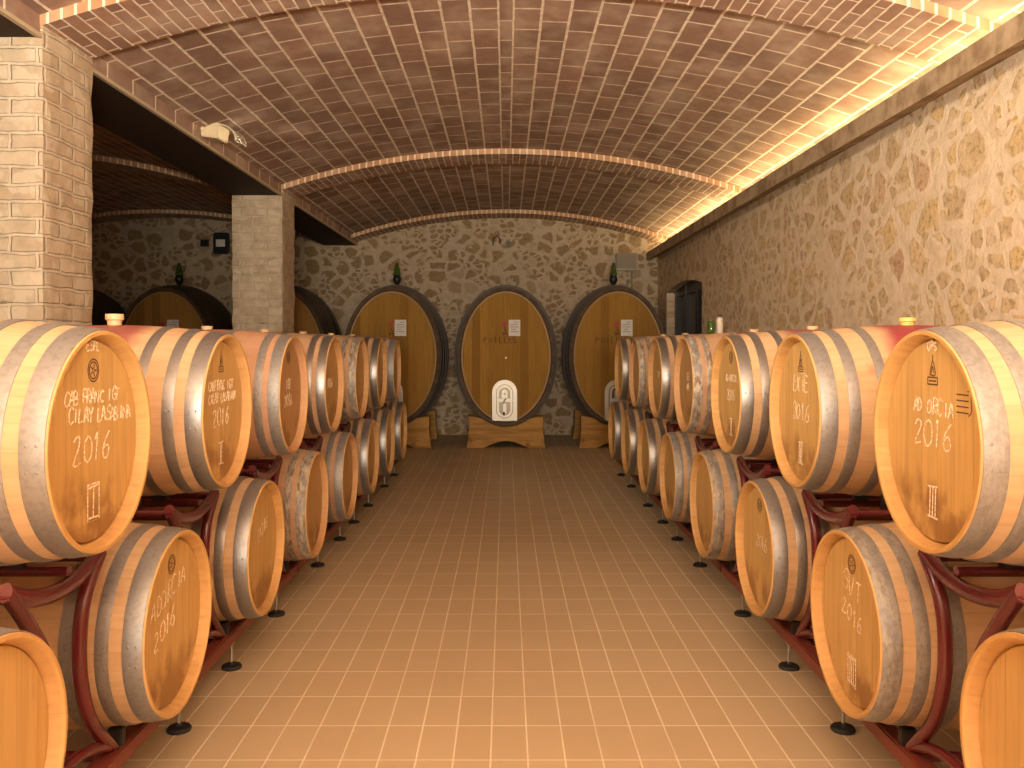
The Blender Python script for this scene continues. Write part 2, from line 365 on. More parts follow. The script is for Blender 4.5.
def vault_strip(cx, xa, xb, ya, yb, drop=0):
    W0 = .0475; xs = sorted(set([xa+(xb-xa)*i/56 for i in range(57)] + [cx-W0, cx+W0]))
    vs, fs, uv = [], [], []
    for y in (ya, yb):
        for x in xs:
            vs.append((x, y, arcz(x-cx, drop))); s = RAD*math.asin((x-cx)/RAD)
            if drop == 0: s = s*(.0935/W0) if abs(s) <= W0+.001 else math.copysign(abs(s)-W0+.0935, s)
            uv.append((y, s+.0935+18.7 if drop == 0 else s+7.8))
    n = len(xs)
    for i in range(n-1): fs.append((i, n+i, n+i+1, i+1))
    return vs, fs, uv
def ceiling():
    V, F, U = [], [], []
    for cx, xa, xb in ((0, XL, 2.8), ((XL2+XFAR)/2, XFAR, XL2)):
        v, f, u = vault_strip(cx, xa, xb, Y0, YB); b = len(V); V += v; U += u; F += [tuple(b+i for i in q) for q in f]
    link('ceiling', V, F, M['vault'], uvs=U, smooth=True)['kind'] = 'structure'
ceiling()
def rib(name, cx, xa, xb, ya, yb):
    v, f, u = vault_strip(cx, xa, xb, ya, yb, .06); v2, f2, u2 = vault_strip(cx, xa, xb, ya, yb, -.04)
    n = len(v)//2; V = list(v); U = list(u); F = list(f); SL = [0]*len(f)
    for side in (0, 1):
        b = len(V)
        for i in range(n):
            p = v[side*n+i]; q = v2[side*n+i]; V += [p, (p[0], p[1], p[2]+.10)]; s = u[side*n+i][1]; U += [(s, .11), (s, .21)]
        for i in range(n-1):
            a = b+2*i; F.append((a, a+1, a+3, a+2) if side else (a, a+2, a+3, a+1)); SL.append(1)
    o = link(name, V, F, [M['rib'], M['ribface']], uvs=U, slots=SL); o['kind'] = 'structure'
for i, y in enumerate((-.32, 4.61, 9.55, 13.91)):
    rib('trim_%d' % (i+1), 0, XL, 2.8, y, y+.548); rib('trim_%d' % (i+5), (XL2+XFAR)/2, XFAR, XL2, y, y+.548)
# walls
mb = MB(); mb.add([(XFAR-.1, YB, 0), (XR+.4, YB, 0), (XR+.4, YB, 3.9), (XFAR-.1, YB, 3.9)], [(0, 1, 2, 3)]); mb.build('wall_back', M['stone_x'])['kind'] = 'structure'
mb = MB(); mb.add([(XFAR-.1, Y0, 0), (XR+.4, Y0, 0), (XR+.4, Y0, 3.9), (XFAR-.1, Y0, 3.9)], [(3, 2, 1, 0)]); mb.build('wall_front', M['stone_x'])['kind'] = 'structure'
mb = MB(); mb.add([(XFAR, Y0, 0), (XFAR, YB, 0), (XFAR, YB, 3.9), (XFAR, Y0, 3.9)], [(0, 1, 2, 3)]); mb.build('wall_left', M['stone_y'])['kind'] = 'structure'
mb = MB(); mb.box((XL2, Y0, 0), (XL-.02, 3.0, 3.3)); mb.build('aisle_light_blocker', M['stone_y'])['kind'] = 'structure'  # unseen infill added to close the arcade and keep the side aisle dark
# right wall with a low-arched opening
WY0, WY1, WZ0, WZ1, WD = 11.2, 13.65, .9, 2.33, .17
mb = MB(); ZT = 3.02
def wq(ya, yb, za, zb, zc=None, zd=None): mb.add([(XR, ya, za), (XR, yb, zb), (XR, yb, zd if zd is not None else zb), (XR, ya, zc if zc is not None else za)], [(3, 2, 1, 0)])
def rect(ya, yb, za, zb): mb.add([(XR, ya, za), (XR, yb, za), (XR, yb, zb), (XR, ya, zb)], [(3, 2, 1, 0)])
rect(Y0, WY0, 0, ZT); rect(WY1, YB, 0, ZT); rect(WY0, WY1, 0, WZ0)
K = 12
def az(t): return WZ1 + .10*(1-(2*t-1)**2)
for i in range(K):
    a, b = i/K, (i+1)/K; ya, yb = WY0+(WY1-WY0)*a, WY0+(WY1-WY0)*b
    mb.add([(XR, ya, az(a)), (XR, yb, az(b)), (XR, yb, ZT), (XR, ya, ZT)], [(3, 2, 1, 0)])
    mb.add([(XR, ya, az(a)), (XR, yb, az(b)), (XR+WD+.1, yb, az(b)), (XR+WD+.1, ya, az(a))], [(0, 1, 2, 3)])
mb.add([(XR, WY0, WZ0), (XR+WD+.1, WY0, WZ0), (XR+WD+.1, WY0, WZ1), (XR, WY0, WZ1)], [(3, 2, 1, 0)])
mb.add([(XR, WY1, WZ0), (XR+WD+.1, WY1, WZ0), (XR+WD+.1, WY1, WZ1), (XR, WY1, WZ1)], [(0, 1, 2, 3)])
mb.add([(XR, WY0, WZ0), (XR, WY1, WZ0), (XR+WD+.1, WY1, WZ0), (XR+WD+.1, WY0, WZ0)], [(0, 1, 2, 3)])
mb.build('wall_right', M['stone_y'])['kind'] = 'structure'
we = bpy.data.objects.new('window_1', None); COL.objects.link(we); we.location = (XR+WD, (WY0+WY1)/2, WZ0); we['kind'] = 'structure'
def wloc(o): o.parent = we; o.location = -we.location; return o
fx0, fx1 = XR+WD-.05, XR+WD+.06
mb = MB(); n_ = 8
for i, y in enumerate((WY0+.05, WY0+.86, WY0+1.64, WY1-.10)): mb.box((fx0, y-.06, WZ0), (fx1, y+.06, WZ1+(.02 if i in (0, 3) else .08)), bev=.008)
mb.box((fx0+.01, WY0, WZ0), (fx1-.01, WY1, WZ0+.08)); mb.box((fx0+.01, WY0, WZ1-.06), (fx1-.01, WY1, WZ1+.10))
wloc(mb.build('window_frame', M['frame']))
mb = MB(); mb.box((fx1-.03, WY0, WZ0), (fx1-.02, WY1, WZ1+.05)); wloc(mb.build('pane', M['pane']))
# cornice on the right with a trough for the lamps behind it
mb = MB(); prof = [(XC, EYE+1.385), (XR+.02, EYE+1.455), (2.82, EYE+1.46), (2.82, 3.035), (XC+.05, 3.035), (XC+.05, EYE+1.515), (XC, EYE+1.515)]
mb.prism(prof, Y0, YB); mb.build('trim_9', M['plaster'])['kind'] = 'structure'
mb = MB(); mb.add([(2.8, Y0, 3.0), (2.8, YB, 3.0), (2.8, YB, 3.4), (2.8, Y0, 3.4)], [(3, 2, 1, 0)]); mb.build('wall_right_upper', M['plaster'])['kind'] = 'structure'
# arcade beam: brick-lined inner face, dark soffit, pale edge
zb = EYE+1.64; zs = arcz(XL)
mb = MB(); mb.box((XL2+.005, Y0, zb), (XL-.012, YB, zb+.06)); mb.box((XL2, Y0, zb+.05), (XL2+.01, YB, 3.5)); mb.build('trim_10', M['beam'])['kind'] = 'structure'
mb = MB(); mb.box((XL-.015, Y0, zb-.004), (XL+.012, YB, zb+.018)); mb.build('trim_11', M['edge'])['kind'] = 'structure'
link('trim_12', [(XL, Y0, zb+.015), (XL, YB, zb+.015), (XL, YB, zs+.05), (XL, Y0, zs+.05)], [(0, 1, 2, 3)], M['vault'], uvs=[(Y0, 0.0), (YB, 0.0), (YB, .187), (Y0, .187)])['kind'] = 'structure'

# ------------------------------------------------------------------ brick pillars
def pillar(y, label):
    w = -(XL2-XL); o = empty('brick_pillar', (XL-w/2+.02, y+w/2, 0), label, 'pillar', None)
    bm = bmesh.new(); bmesh.ops.create_cube(bm, size=1)
    H = EYE+1.86
    for v in bm.verts: v.co = Vector((v.co.x*w, v.co.y*w, (v.co.z+.5)*H))
    for ax, cuts in ((2, 34), (0, 8), (1, 8)):
        for k in range(1, cuts):
            co = [0, 0, 0]; no = [0, 0, 0]; no[ax] = 1; co[ax] = (k/cuts*H) if ax == 2 else (-w/2+w*k/cuts)
            bmesh.ops.bisect_plane(bm, geom=bm.verts[:]+bm.edges[:]+bm.faces[:], plane_co=co, plane_no=no)
    rr = random.Random(int(y*10)+50)
    for v in bm.verts:                                   # worn arrises
        cx = abs(abs(v.co.x)-w/2) < 1e-4; cy = abs(abs(v.co.y)-w/2) < 1e-4
        if cx and cy and v.co.z < H-.01:
            k = rr.uniform(.002, .014); v.co.x -= math.copysign(k, v.co.x); v.co.y -= math.copysign(k, v.co.y)
        elif (cx or cy) and v.co.z < H-.01:
            k = rr.uniform(-.002, .003); v.co.x -= math.copysign(k*cx, v.co.x); v.co.y -= math.copysign(k*cy, v.co.y)
    uvl = bm.loops.layers.uv.new('UVMap'); bm.normal_update()
    for f in bm.faces:
        for lp in f.loops:
            c = lp.vert.co
            lp[uvl].uv = (c.y+.07+7, c.z) if abs(f.normal.x) > .5 else ((c.x+7, c.z) if abs(f.normal.y) > .5 else (c.x, c.y))
    me = bpy.data.meshes.new('pillar_shaft'); bm.to_mesh(me); bm.free(); me.materials.append(M['pillar'])
    s = bpy.data.objects.new('shaft', me); COL.objects.link(s); s.parent = o
    return o
pillar(4.61, 'wide cream brick pillar at the left edge of the photo, nearest')
pillar(9.55, 'narrower looking cream brick pillar further back, between the dark side aisle and the barrels')

# ------------------------------------------------------------------ barrique barrels
BL, RB, RC, RH = .95, .352, .313, .288                  # length, bulge radius, chime radius, head radius
def brad(x): return RC + (RB-RC)*(1-(x/(BL/2))**2)
SEG = 72
def ring_mesh(prof, n=SEG, closed=False):               # prof: (x, r) swept about the barrel axis (X), centre z = RB
    vs, fs, uv = [], [], []
    for x, r in prof:
        for k in range(n+1):
            a = 2*pi*k/n; vs.append((x, r*sin(a), RB + r*cos(a))); uv.append((k/n, x))
    for i in range(len(prof)-1):
        for k in range(n): b = i*(n+1)+k; fs.append((b, b+n+1, b+n+2, b+1))
    return vs, fs, uv
HOOPS = {'A': [(.006, .066), (.106, .148), (.218, .256)], 'B': [(.006, .060), (.088, .128), (.300, .335)]}
def make_barrel(kind):
    root = empty('wine_barrel', (0, 0, 0), 'oak wine barrel', 'barrel')
    h = BL/2
    prof = [(-h+.045, RH-.004), (-h+.006, RC-.016), (-h, RC-.012), (-h, RC-.001)] + [(x, brad(x)) for x in [-h+.003+(BL-.006)*i/20 for i in range(21)]] + [(h, RC-.001), (h, RC-.011), (h-.004, RC-.014), (h-.046, RH-.001)]
    vs, fs, uv = ring_mesh(prof[::-1]); ns = len(prof)-1; sl = [1 if (i < 4 or i >= ns-3) else 0 for i in range(ns) for _ in range(SEG)]
    link('staves', vs, fs, [M['stave'], M['chime']], root, uvs=uv, smooth=True, slots=sl, ang=35)
    for sgn, nm in ((1, 'head'), (-1, 'rear_head')):
        mb = MB(); n = SEG; x0 = sgn*(h-.036); x1 = sgn*(h-.052)
        vs = [(x0, 0, RB)] + [(x0, (RH-.006)*sin(2*pi*k/n), RB+(RH-.006)*cos(2*pi*k/n)) for k in range(n)] + [(x1, (RH+.004)*sin(2*pi*k/n), RB+(RH+.004)*cos(2*pi*k/n)) for k in range(n)]
        fs = []
        for k in range(n):
            j = (k+1) % n; a = (0, 1+j, 1+k) ; b = (1+k, 1+j, 1+n+j, 1+n+k)
            fs += [a if sgn > 0 else a[::-1], b if sgn > 0 else b[::-1]]
        mb.add(vs, fs); mb.build(nm, M['head'], root)
    for sgn in (1, -1):
        for (a, b) in HOOPS[kind]:
            xa, xb = sgn*(h-a), sgn*(h-b); lo, hi = min(xa, xb), max(xa, xb)
            pr = [(lo, brad(lo)-.003), (lo, brad(lo)+.0025), (lo+.004, brad(lo+.004)+.0035), ((lo+hi)/2, brad((lo+hi)/2)+.0035), (hi-.004, brad(hi-.004)+.0035), (hi, brad(hi)+.0025), (hi, brad(hi)-.003)]
            vs, fs, uv = ring_mesh(pr[::-1]); mb = MB(); mb.add(vs, fs)
            if b-a > .03:
                for ang in (85, 97, 262, 274):
                    for xx in ((lo*.7+hi*.3), (lo*.3+hi*.7)):
                        r = brad(xx)+.0035; t = radians(ang); c = Vector((xx, r*sin(t), RB+r*cos(t))); nrm = Vector((0, sin(t), cos(t)))
                        u = Vector((1, 0, 0)); w2 = nrm.cross(u); q = [c+nrm*.003]+[c+(u*cos(2*pi*k/8)+w2*sin(2*pi*k/8))*.0055 for k in range(8)]
                        mb.add(q, [(0, 1+k, 1+(k+1) % 8) for k in range(8)])
            mb.build('hoop', M['hoop'], root, smooth=True, ang=50)
    mb = MB(); mb.lathe([(.026, -.01), (.030, .012), (.031, .016), (.026, .018)], 20, c=(0, 0, 2*RB)); mb.build('bung', M['bung'], root, smooth=True)
    return root
PROTO = {k: make_barrel(k) for k in 'AB'}

# chalk stroke letters on a 1 x 1.5 cell
G = {'A': [[(0, 0), (.5, 1.5), (1, 0)], [(.2, .55), (.8, .55)]], 'B': [[(.05, 0), (.05, 1.5), (.7, 1.35), (.75, .95), (.1, .8), (.85, .6), (.85, .2), (.05, 0)]],
     'C': [[(.95, 1.3), (.5, 1.5), (.1, 1.1), (.05, .5), (.4, 0), (.95, .15)]], 'D': [[(.05, 0), (.05, 1.5), (.7, 1.2), (.95, .7), (.65, .15), (.05, 0)]],
     'E': [[(.9, 1.5), (.1, 1.5), (.05, 0), (.9, 0)], [(.1, .8), (.7, .8)]], 'F': [[(.9, 1.5), (.1, 1.5), (.05, 0)], [(.1, .8), (.7, .8)]],
     'G': [[(.95, 1.3), (.5, 1.5), (.1, 1.1), (.05, .5), (.4, 0), (.9, .15), (.9, .65), (.55, .65)]], 'I': [[(.5, 0), (.5, 1.5)]],
     'L': [[(.15, 1.5), (.1, 0), (.85, 0)]], 'N': [[(.05, 0), (.05, 1.5), (.9, 0), (.95, 1.5)]], 'M': [[(.0, 0), (.1, 1.5), (.5, .5), (.9, 1.5), (1, 0)]],
     'O': [[(.5, 1.5), (.1, 1.2), (.0, .7), (.15, .2), (.5, 0), (.85, .25), (1, .8), (.85, 1.3), (.5, 1.5)]], 'P': [[(.05, 0), (.1, 1.5), (.75, 1.4), (.8, .9), (.1, .75)]],
     'R': [[(.05, 0), (.1, 1.5), (.75, 1.4), (.8, .9), (.1, .75), (.9, 0)]], 'S': [[(.9, 1.3), (.5, 1.5), (.1, 1.2), (.2, .85), (.75, .65), (.9, .3), (.5, 0), (.05, .15)]],
     'T': [[(.5, 0), (.5, 1.5)], [(0, 1.5), (1, 1.5)]], 'V': [[(0, 1.5), (.45, 0), (1, 1.5)]], 'X': [[(0, 1.5), (1, 0)], [(0, 0), (1, 1.5)]], 'Y': [[(0, 1.5), (.5, .8), (1, 1.5)], [(.5, .8), (.45, 0)]],
     '0': [[(.5, 1.5), (.1, 1.2), (.0, .7), (.15, .2), (.5, 0), (.85, .25), (.95, .8), (.8, 1.3), (.5, 1.5)]], '1': [[(.3, 1.15), (.55, 1.5), (.5, 0)]],
     '2': [[(.05, 1.2), (.35, 1.5), (.75, 1.4), (.8, 1.0), (.1, 0), (.95, .05)]], '6': [[(.8, 1.5), (.3, 1.0), (.05, .4), (.3, 0), (.75, .1), (.85, .5), (.5, .75), (.12, .5)]],
     '-': [[(0, .7), (1, .7)]]}
def strokes(text, size, cx, cy, rnd, slant=.0, wob=.06, gap=1.35, tilt=0):
    adv = size*gap*.62; W = adv*len(text); out = []
    for i, ch in enumerate(text):
        if ch == ' ': continue
        jx, jy, js = rnd.uniform(-.1, .1)*size, rnd.uniform(-.05, .05)*size, rnd.uniform(.9, 1.12)
        for st in G[ch]:
            P = [((x+rnd.uniform(-wob, wob))*size*.62*js, (y+rnd.uniform(-wob, wob))*size*.667*js) for x, y in st]
            xx = cx-W/2+i*adv+jx; out.append([(xx+a+slant*b, cy+b+jy+(xx-cx)*tilt) for a, b in P])
    return out
def roman(n, cx, cy, w_, h_, rnd, frame=False):
    out = [[(cx-w_/2, cy+h_/2), (cx+w_/2, cy+h_/2+.003)], [(cx-w_/2, cy-h_/2), (cx+w_/2, cy-h_/2-.002)]]
    for i in range(n):
        x = cx+(i-(n-1)/2)*w_*.28; out.append([(x+.002, cy+h_/2), (x-.002, cy-h_/2)])
    if frame: out += [[(cx-w_/2-.006, cy+h_/2+.01), (cx-w_/2-.006, cy-h_/2-.01), (cx+w_/2+.006, cy-h_/2-.01), (cx+w_/2+.006, cy+h_/2+.01), (cx-w_/2-.006, cy+h_/2+.01)]]
    return out
XH = BL/2-.036
def write(parent, S_, r, name, m, x=XH+.0008):
    mb = MB()
    for st in S_:
        P = [Vector((x, a, b+RB)) for a, b in st]
        if len(P) > 2 and abs(P[0].y-P[1].y) > 1e-6: P = spline(P, 3)
        mb.tube(P, r, 6, flat=1.0, up=(0, .3, 1))
    o = mb.build(name, m, parent, smooth=True)
    for v in o.data.vertices: v.co.x = x + (v.co.x-x)*.35        # flattened against the wood
    return o
def stamp(parent, cx, cy, kind):
    S_ = []
    if kind == 'seal':
        for rr in (.032, .024): S_.append([(cx+rr*cos(2*pi*k/14), cy+rr*sin(2*pi*k/14)) for k in range(15)])
        for k in range(5): a = 2*pi*k/5; S_.append([(cx+.004*cos(a), cy+.004*sin(a)), (cx+.018*cos(a), cy+.018*sin(a))])
    else:
        S_ = [[(cx-.016, cy-.012), (cx, cy+.028), (cx+.016, cy-.012), (cx-.016, cy-.012)], [(cx-.008, cy-.008), (cx, cy+.012), (cx+.008, cy-.008)], [(cx, cy+.028), (cx, cy+.045)],
              [(cx-.028, cy-.02), (cx+.028, cy-.02)], [(cx-.028, cy-.04), (cx+.028, cy-.04)], [(cx-.028, cy-.02), (cx-.028, cy-.04)], [(cx+.028, cy-.02), (cx+.028, cy-.04)], [(cx-.02, cy-.03), (cx+.02, cy-.03)]]
    return write(parent, S_, .0022, 'brand_mark', M['brand'])

PITCH = 1.098
ORD = ['first', 'second', 'third', 'fourth', 'fifth', 'sixth', 'seventh', 'eighth']
# side, tier, i -> (kind, weather, tone, stain, lines, roman, look)
SPEC = {
 ('L', 'U', 0): ('A', .55, .05, .6, [('CAB FRANC IGT', .037, 0, .108, .0), ('CILAY LASABINA', .040, .05, .052, -.04), ('2016', .078, -.005, -.055, 0)], 1, 'seal', 'chalked CAB FRANC IGT, 2016'),
 ('L', 'U', 1): ('A', .15, .15, .8, [('CABFRANC IGT', .037, 0, .085, 0), ('CILAY LASABINA', .036, .02, .035, 0), ('2016', .07, 0, -.06, 0)], 2, 'stamp', 'bright hoops, tall beige bung'),
 ('L', 'U', 2): ('B', .6, .75, .45, [('IGT', .05, 0, .03, 0), ('2016', .06, 0, -.06, 0)], 0, 'seal', 'pinkish, dull hoops'),
 ('L', 'U', 3): ('B', .12, .45, .3, [('2016', .06, 0, -.02, 0)], 0, None, 'gleaming hoop'),
 ('L', 'U', 4): ('B', .85, .4, .5, [], 0, None, 'dull weathered hoops'),
 ('L', 'U', 5): ('A', .05, .3, .3, [], 0, None, 'bright gleaming hoop'),
 ('L', 'U', 6): ('A', .5, .6, .5, [], 0, None, 'dark hoops'),
 ('R', 'U', 0): ('A', .7, .0, 1.0, [('AD ORCIA', .040, 0, .075, -.04), ('2016', .074, 0, -.02, 0)], 3, 'stamp', 'chalked AD ORCIA'),
 ('R', 'U', 1): ('A', .4, .0, 1.0, [('EXTE', .066, 0, .08, 0), ('2016', .066, 0, -.04, 0)], 3, 'stamp', 'chalked EXTE, yellow bung'),
 ('R', 'U', 2): ('A', .08, .0, .8, [('AD ORCIA', .038, 0, .07, 0), ('2016', .06, 0, -.03, 0)], 2, 'seal', 'two shiny riveted hoops'),
 ('R', 'U', 3): ('B', .95, .5, .8, [('IGT', .05, 0, .03, 0), ('MN', .05, 0, -.04, 0)], 0, None, 'greyish splashed hoops'),
 ('R', 'U', 4): ('A', .1, .3, .4, [('IGT', .05, 0, .0, 0)], 0, None, 'single wide shiny hoop'),
 ('R', 'U', 5): ('B', .9, .6, .6, [], 0, None, 'mottled dull hoops'),
 ('R', 'U', 6): ('A', .05, .2, .3, [], 0, None, 'bright hoop'),
 ('L', 'D', 0): ('A', .5, .1, .1, [], 0, None, 'cut by the photo edge'),
 ('L', 'D', 1): ('A', .35, .0, .1, [('ADORCIA', .062, -.02, .085, .25), ('2016', .062, -.06, -.03, .3)], 0, 'seal', 'slanting chalk on pale head'),
 ('L', 'D', 2): ('A', .1, .0, .1, [('2016', .06, .04, .06, .3)], 0, None, 'silvery hoops, white gleam'),
 ('L', 'D', 3): ('B', .95, .45, .2, [], 0, None, 'flaky whitish hoops'),
 ('L', 'D', 4): ('B', .6, .5, .2, [], 0, None, 'yellowish grey hoops'),
 ('L', 'D', 5): ('A', .1, .2, .2, [], 0, None, 'bright hoop'),
 ('L', 'D', 6): ('A', .1, .2, .2, [], 0, None, 'bright narrow looking hoop'),
 ('L', 'D', 7): ('A', .15, .2, .2, [], 0, None, 'end of the row'),
 ('R', 'D', 0): ('A', .5, .1, .1, [], 0, None, 'cut by the photo corner'),
 ('R', 'D', 1): ('A', .65, .0, .15, [('SVT', .07, 0, .085, -.2), ('2016', .06, .0, -.01, -.2)], 3, 'seal', 'chalked framed III'),
 ('R', 'D', 2): ('A', .2, .0, .1, [('2016', .06, .03, .0, 0)], 0, 'seal', 'two smooth silvery hoops'),
 ('R', 'D', 3): ('A', .8, .1, .2, [], 0, None, 'patchy weathered hoops'),
 ('R', 'D', 4): ('B', .75, .1, .2, [], 0, None, 'dull pale hoops'),
 ('R', 'D', 5): ('A', .05, .1, .2, [], 0, None, 'bright gleaming hoop'),
 ('R', 'D', 6): ('A', .05, .2, .2, [], 0, None, 'bright hoop'),
 ('R', 'D', 7): ('A', .1, .2, .2, [], 0, None, 'farthest of the row'),
}
XF = {'L': -1.14, 'R': 1.18}
ZU, ZD = 1.262, .562                                     # axis heights of the two tiers
YU, YD = 2.45, 1.925
used = set(); BAR = {}
for key, (kd, we_, tone, stain, lines, rom, st, look) in SPEC.items():
    side, tier, i = key; rnd = random.Random(hash((ord(side), ord(tier), i)) % 9999)
    o = PROTO[kd] if kd not in used else copy_tree(PROTO[kd])
    used.add(kd); BAR[key] = o
for key, (kd, we_, tone, stain, lines, rom, st, look) in SPEC.items():
    side, tier, i = key; o = BAR[key]; rnd = random.Random(ord(side)*31+ord(tier)*7+i)
    o.location = (XF[side] + (-BL/2 if side == 'L' else BL/2), (YU if tier == 'U' else YD)+PITCH*i, (ZU if tier == 'U' else ZD)-RB)
    o.rotation_euler = (0, 0, 0 if side == 'L' else pi)
    sd = rnd.uniform(0, 9)
    for c in o.children:
        c['seed'] = sd; c['weather'] = min(1, max(0, we_+rnd.uniform(-.08, .08))); c['tone'] = tone; c['stain'] = stain
    sn = 'left' if side == 'L' else 'right'; tn = 'upper' if tier == 'U' else 'lower'
    o['label'] = f"{ORD[i]} barrel from the front, {tn} tier on the {sn}, {look}"
    o['category'] = 'barrel'; o['group'] = f'{tn} tier of barrels on the {sn}'
    S_ = []
    for (t, sz, cx, cy, tilt) in lines: S_ += strokes(t, sz, cx, cy, rnd, slant=.08, tilt=tilt, gap=1.1 if len(t) > 8 else 1.15)
    if key == ('L', 'U', 0): S_ += strokes('ESPL', .026, 0, .256, rnd, gap=1.2)
    if key == ('R', 'U', 0): S_ += strokes('OPS', .024, 0, .256, rnd, gap=1.3)
    if rom: S_ += roman(rom, .0, -.175, .055, .085, rnd, frame=(tier == 'D' or (side == 'L' and i == 0)))
    if S_: write(o, S_, .0029, 'chalk_writing', M['chalk'])['label'] = 'white chalk writing on the head'
    if st: stamp(o, 0, .20, st)
    if key == ('R', 'U', 0): write(o, [[(.13, .14-.016*k), (.19, .14-.016*k)] for k in range(4)] + [[(.185, .15), (.20, .145), (.205, .10), (.19, .085)]], .0018, 'brand_mark', M['brand'])
def big_bung(key, m, nm, r, h_):
    o = BAR[key]
    for c in o.children:
        if c.name.startswith('bung'):
            mb = MB(); mb.lathe([(r*.75, -.005), (r*.8, h_*.4), (r, h_*.5), (r, h_), (r*.85, h_*1.02)], 24, c=(0, 0, 2*RB)); n = mb.build('b', m, smooth=True); c.data = n.data; bpy.data.objects.remove(n)
big_bung(('L', 'U', 1), M['bung'], 'bung', .036, .045)
big_bung(('R', 'U', 1), M['bung_yellow'], 'bung', .034, .030)

# ------------------------------------------------------------------ red steel racks
XFR, XRE = .175, .74                                     # frame planes behind the barrel faces
def rack(side, ups, y0, y1, feet, label):
    sg = -1 if side == 'L' else 1
    base = XF[side]
    root = empty('barrel_rack', (base+sg*.45, (y0+y1)/2, 0), label, 'barrel rack', 'red steel barrel racks')
    L = root.location
    def P(dx, y, z): return (base+sg*dx-L.x, y-L.y, z)
    for k, dx in enumerate((XFR, XRE)):
        nm = 'front_rail' if k == 0 else 'rear_rail'
        mb = MB(); a = P(dx-.035, y0, .125); b = P(dx+.03, y1, .185); mb.box((min(a[0], b[0]), a[1], .125), (max(a[0], b[0]), b[1], .185), bev=.006); mb.build(nm, M['rail'], root)
    for yc in ups:
        for dx in (XFR, XRE):
            mb = MB()
            A = spline([P(dx, yc+.335, .862), P(dx, yc+.245, .765), P(dx, yc+.205, .65), P(dx, yc+.21, .50), P(dx, yc+.275, .34), P(dx, yc+.43, .18)], 6)
            mb.tube(A, .022, 12)
            mb.build('curved_upright', M['rack'], root, smooth=True, ang=60)
            mb = MB()
            Bp = spline([P(dx, yc-.19, .885), P(dx, yc-.09, .77), P(dx, yc+.0, .64), P(dx, yc+.02, .50), P(dx, yc-.03, .34), P(dx, yc-.16, .18)], 6)
            mb.tube(Bp, .022, 12)
            mb.build('curved_upright', M['rack'], root, smooth=True, ang=60)
            mb = MB()
            C = spline([P(dx, yc-.195, .885), P(dx, yc-.08, .835), P(dx, yc+.06, .812), P(dx, yc+.20, .822), P(dx, yc+.335, .865)], 6)
            mb.tube(C, .026, 10, flat=.8); mb.build('saddle', M['rack'], root, smooth=True, ang=60)
            mb = MB()
            C = spline([P(dx, yc-.15, .19), P(dx, yc+.0, .255), P(dx, yc+.14, .27), P(dx, yc+.28, .25), P(dx, yc+.42, .19)], 5)
            mb.tube(C, .018, 10); mb.build('lower_arch', M['rack'], root, smooth=True, ang=60)
        for dy in (-.14, .14):                           # rubber pads under the upper barrel
            for dx in (.34, .61):
                zt = ZU - sqrt((brad(dx-BL/2)+.003)**2-dy*dy); x, y, _ = P(dx, yc+dy, 0)
                mb = MB(); mb.box((x-.03, y-.018, zt-.075), (x+.03, y+.018, zt), bev=.004); mb.build('rubber_pad', M['rubber'], root)
        for dy in (-.14, .14):
            zz = ZU - sqrt(brad(.34-BL/2)**2-dy*dy) - .09; mb = MB(); mb.tube([P(XFR, yc+dy, zz), P(XRE, yc+dy, zz)], .017, 10); mb.build('cross_tube', M['rack'], root, smooth=True)
        for dy, z in ((-.19, .885), (.33, .86)):
            mb = MB(); mb.tube([P(XFR+.02, yc+dy, z-.01), P(XRE, yc+dy, z-.01)], .017, 10); mb.build('cross_tube', M['rack'], root, smooth=True)
        for dy in (-.15, .42):
            mb = MB(); mb.tube([P(XFR, yc+dy, .16), P(XRE, yc+dy, .16)], .017, 10); mb.build('cross_tube', M['rack'], root, smooth=True)
    lows = [YD+PITCH*i for i in range(8) if y0-.05 < YD+PITCH*i < y1]
    for yl in lows:
        for dy in (-.12, .12):
            for dx in (XFR, XRE):
                zt = ZD - sqrt((brad(dx-BL/2)+.003)**2-dy*dy); x, y, _ = P(dx, yl+dy, 0)
                mb = MB(); mb.box((x-.025, y-.018, .18), (x+.025, y+.018, zt), bev=.004); mb.build('rubber_pad', M['rubber'], root)
    for fy in feet:
        for dx in (XFR-.015, XRE+.005):
            mb = MB(); c = P(dx, fy, 0); mb.lathe([(.007, .02), (.007, .14)], 10, slot=1, c=c); mb.lathe([(.015, .115), (.015, .127)], 6, slot=1, c=c)
            mb.lathe([(.046, 0), (.048, .008), (.042, .016), (.014, .022), (.012, .03)], 28, c=c)
            mb.build('foot', [M['rubber'], M['bolt']], root, smooth=True)
for side, sn in (('L', 'left'), ('R', 'right')):
    U = [YU+PITCH*i for i in range(7)]
    rack(side, U[0:3], 1.45, 5.27, (1.68, 2.61, 3.42, 4.075, 4.87), f'wine red tubular steel rack under the nearest barrels on the {sn}')
    rack(side, U[3:6], 5.30, 8.60, (5.94, 6.73, 7.36, 8.12), f'wine red steel rack under the middle barrels on the {sn}')
    rack(side, U[6:7], 8.63, 10.35, (9.20, 10.0), f'wine red steel rack under the farthest small barrels on the {sn}')

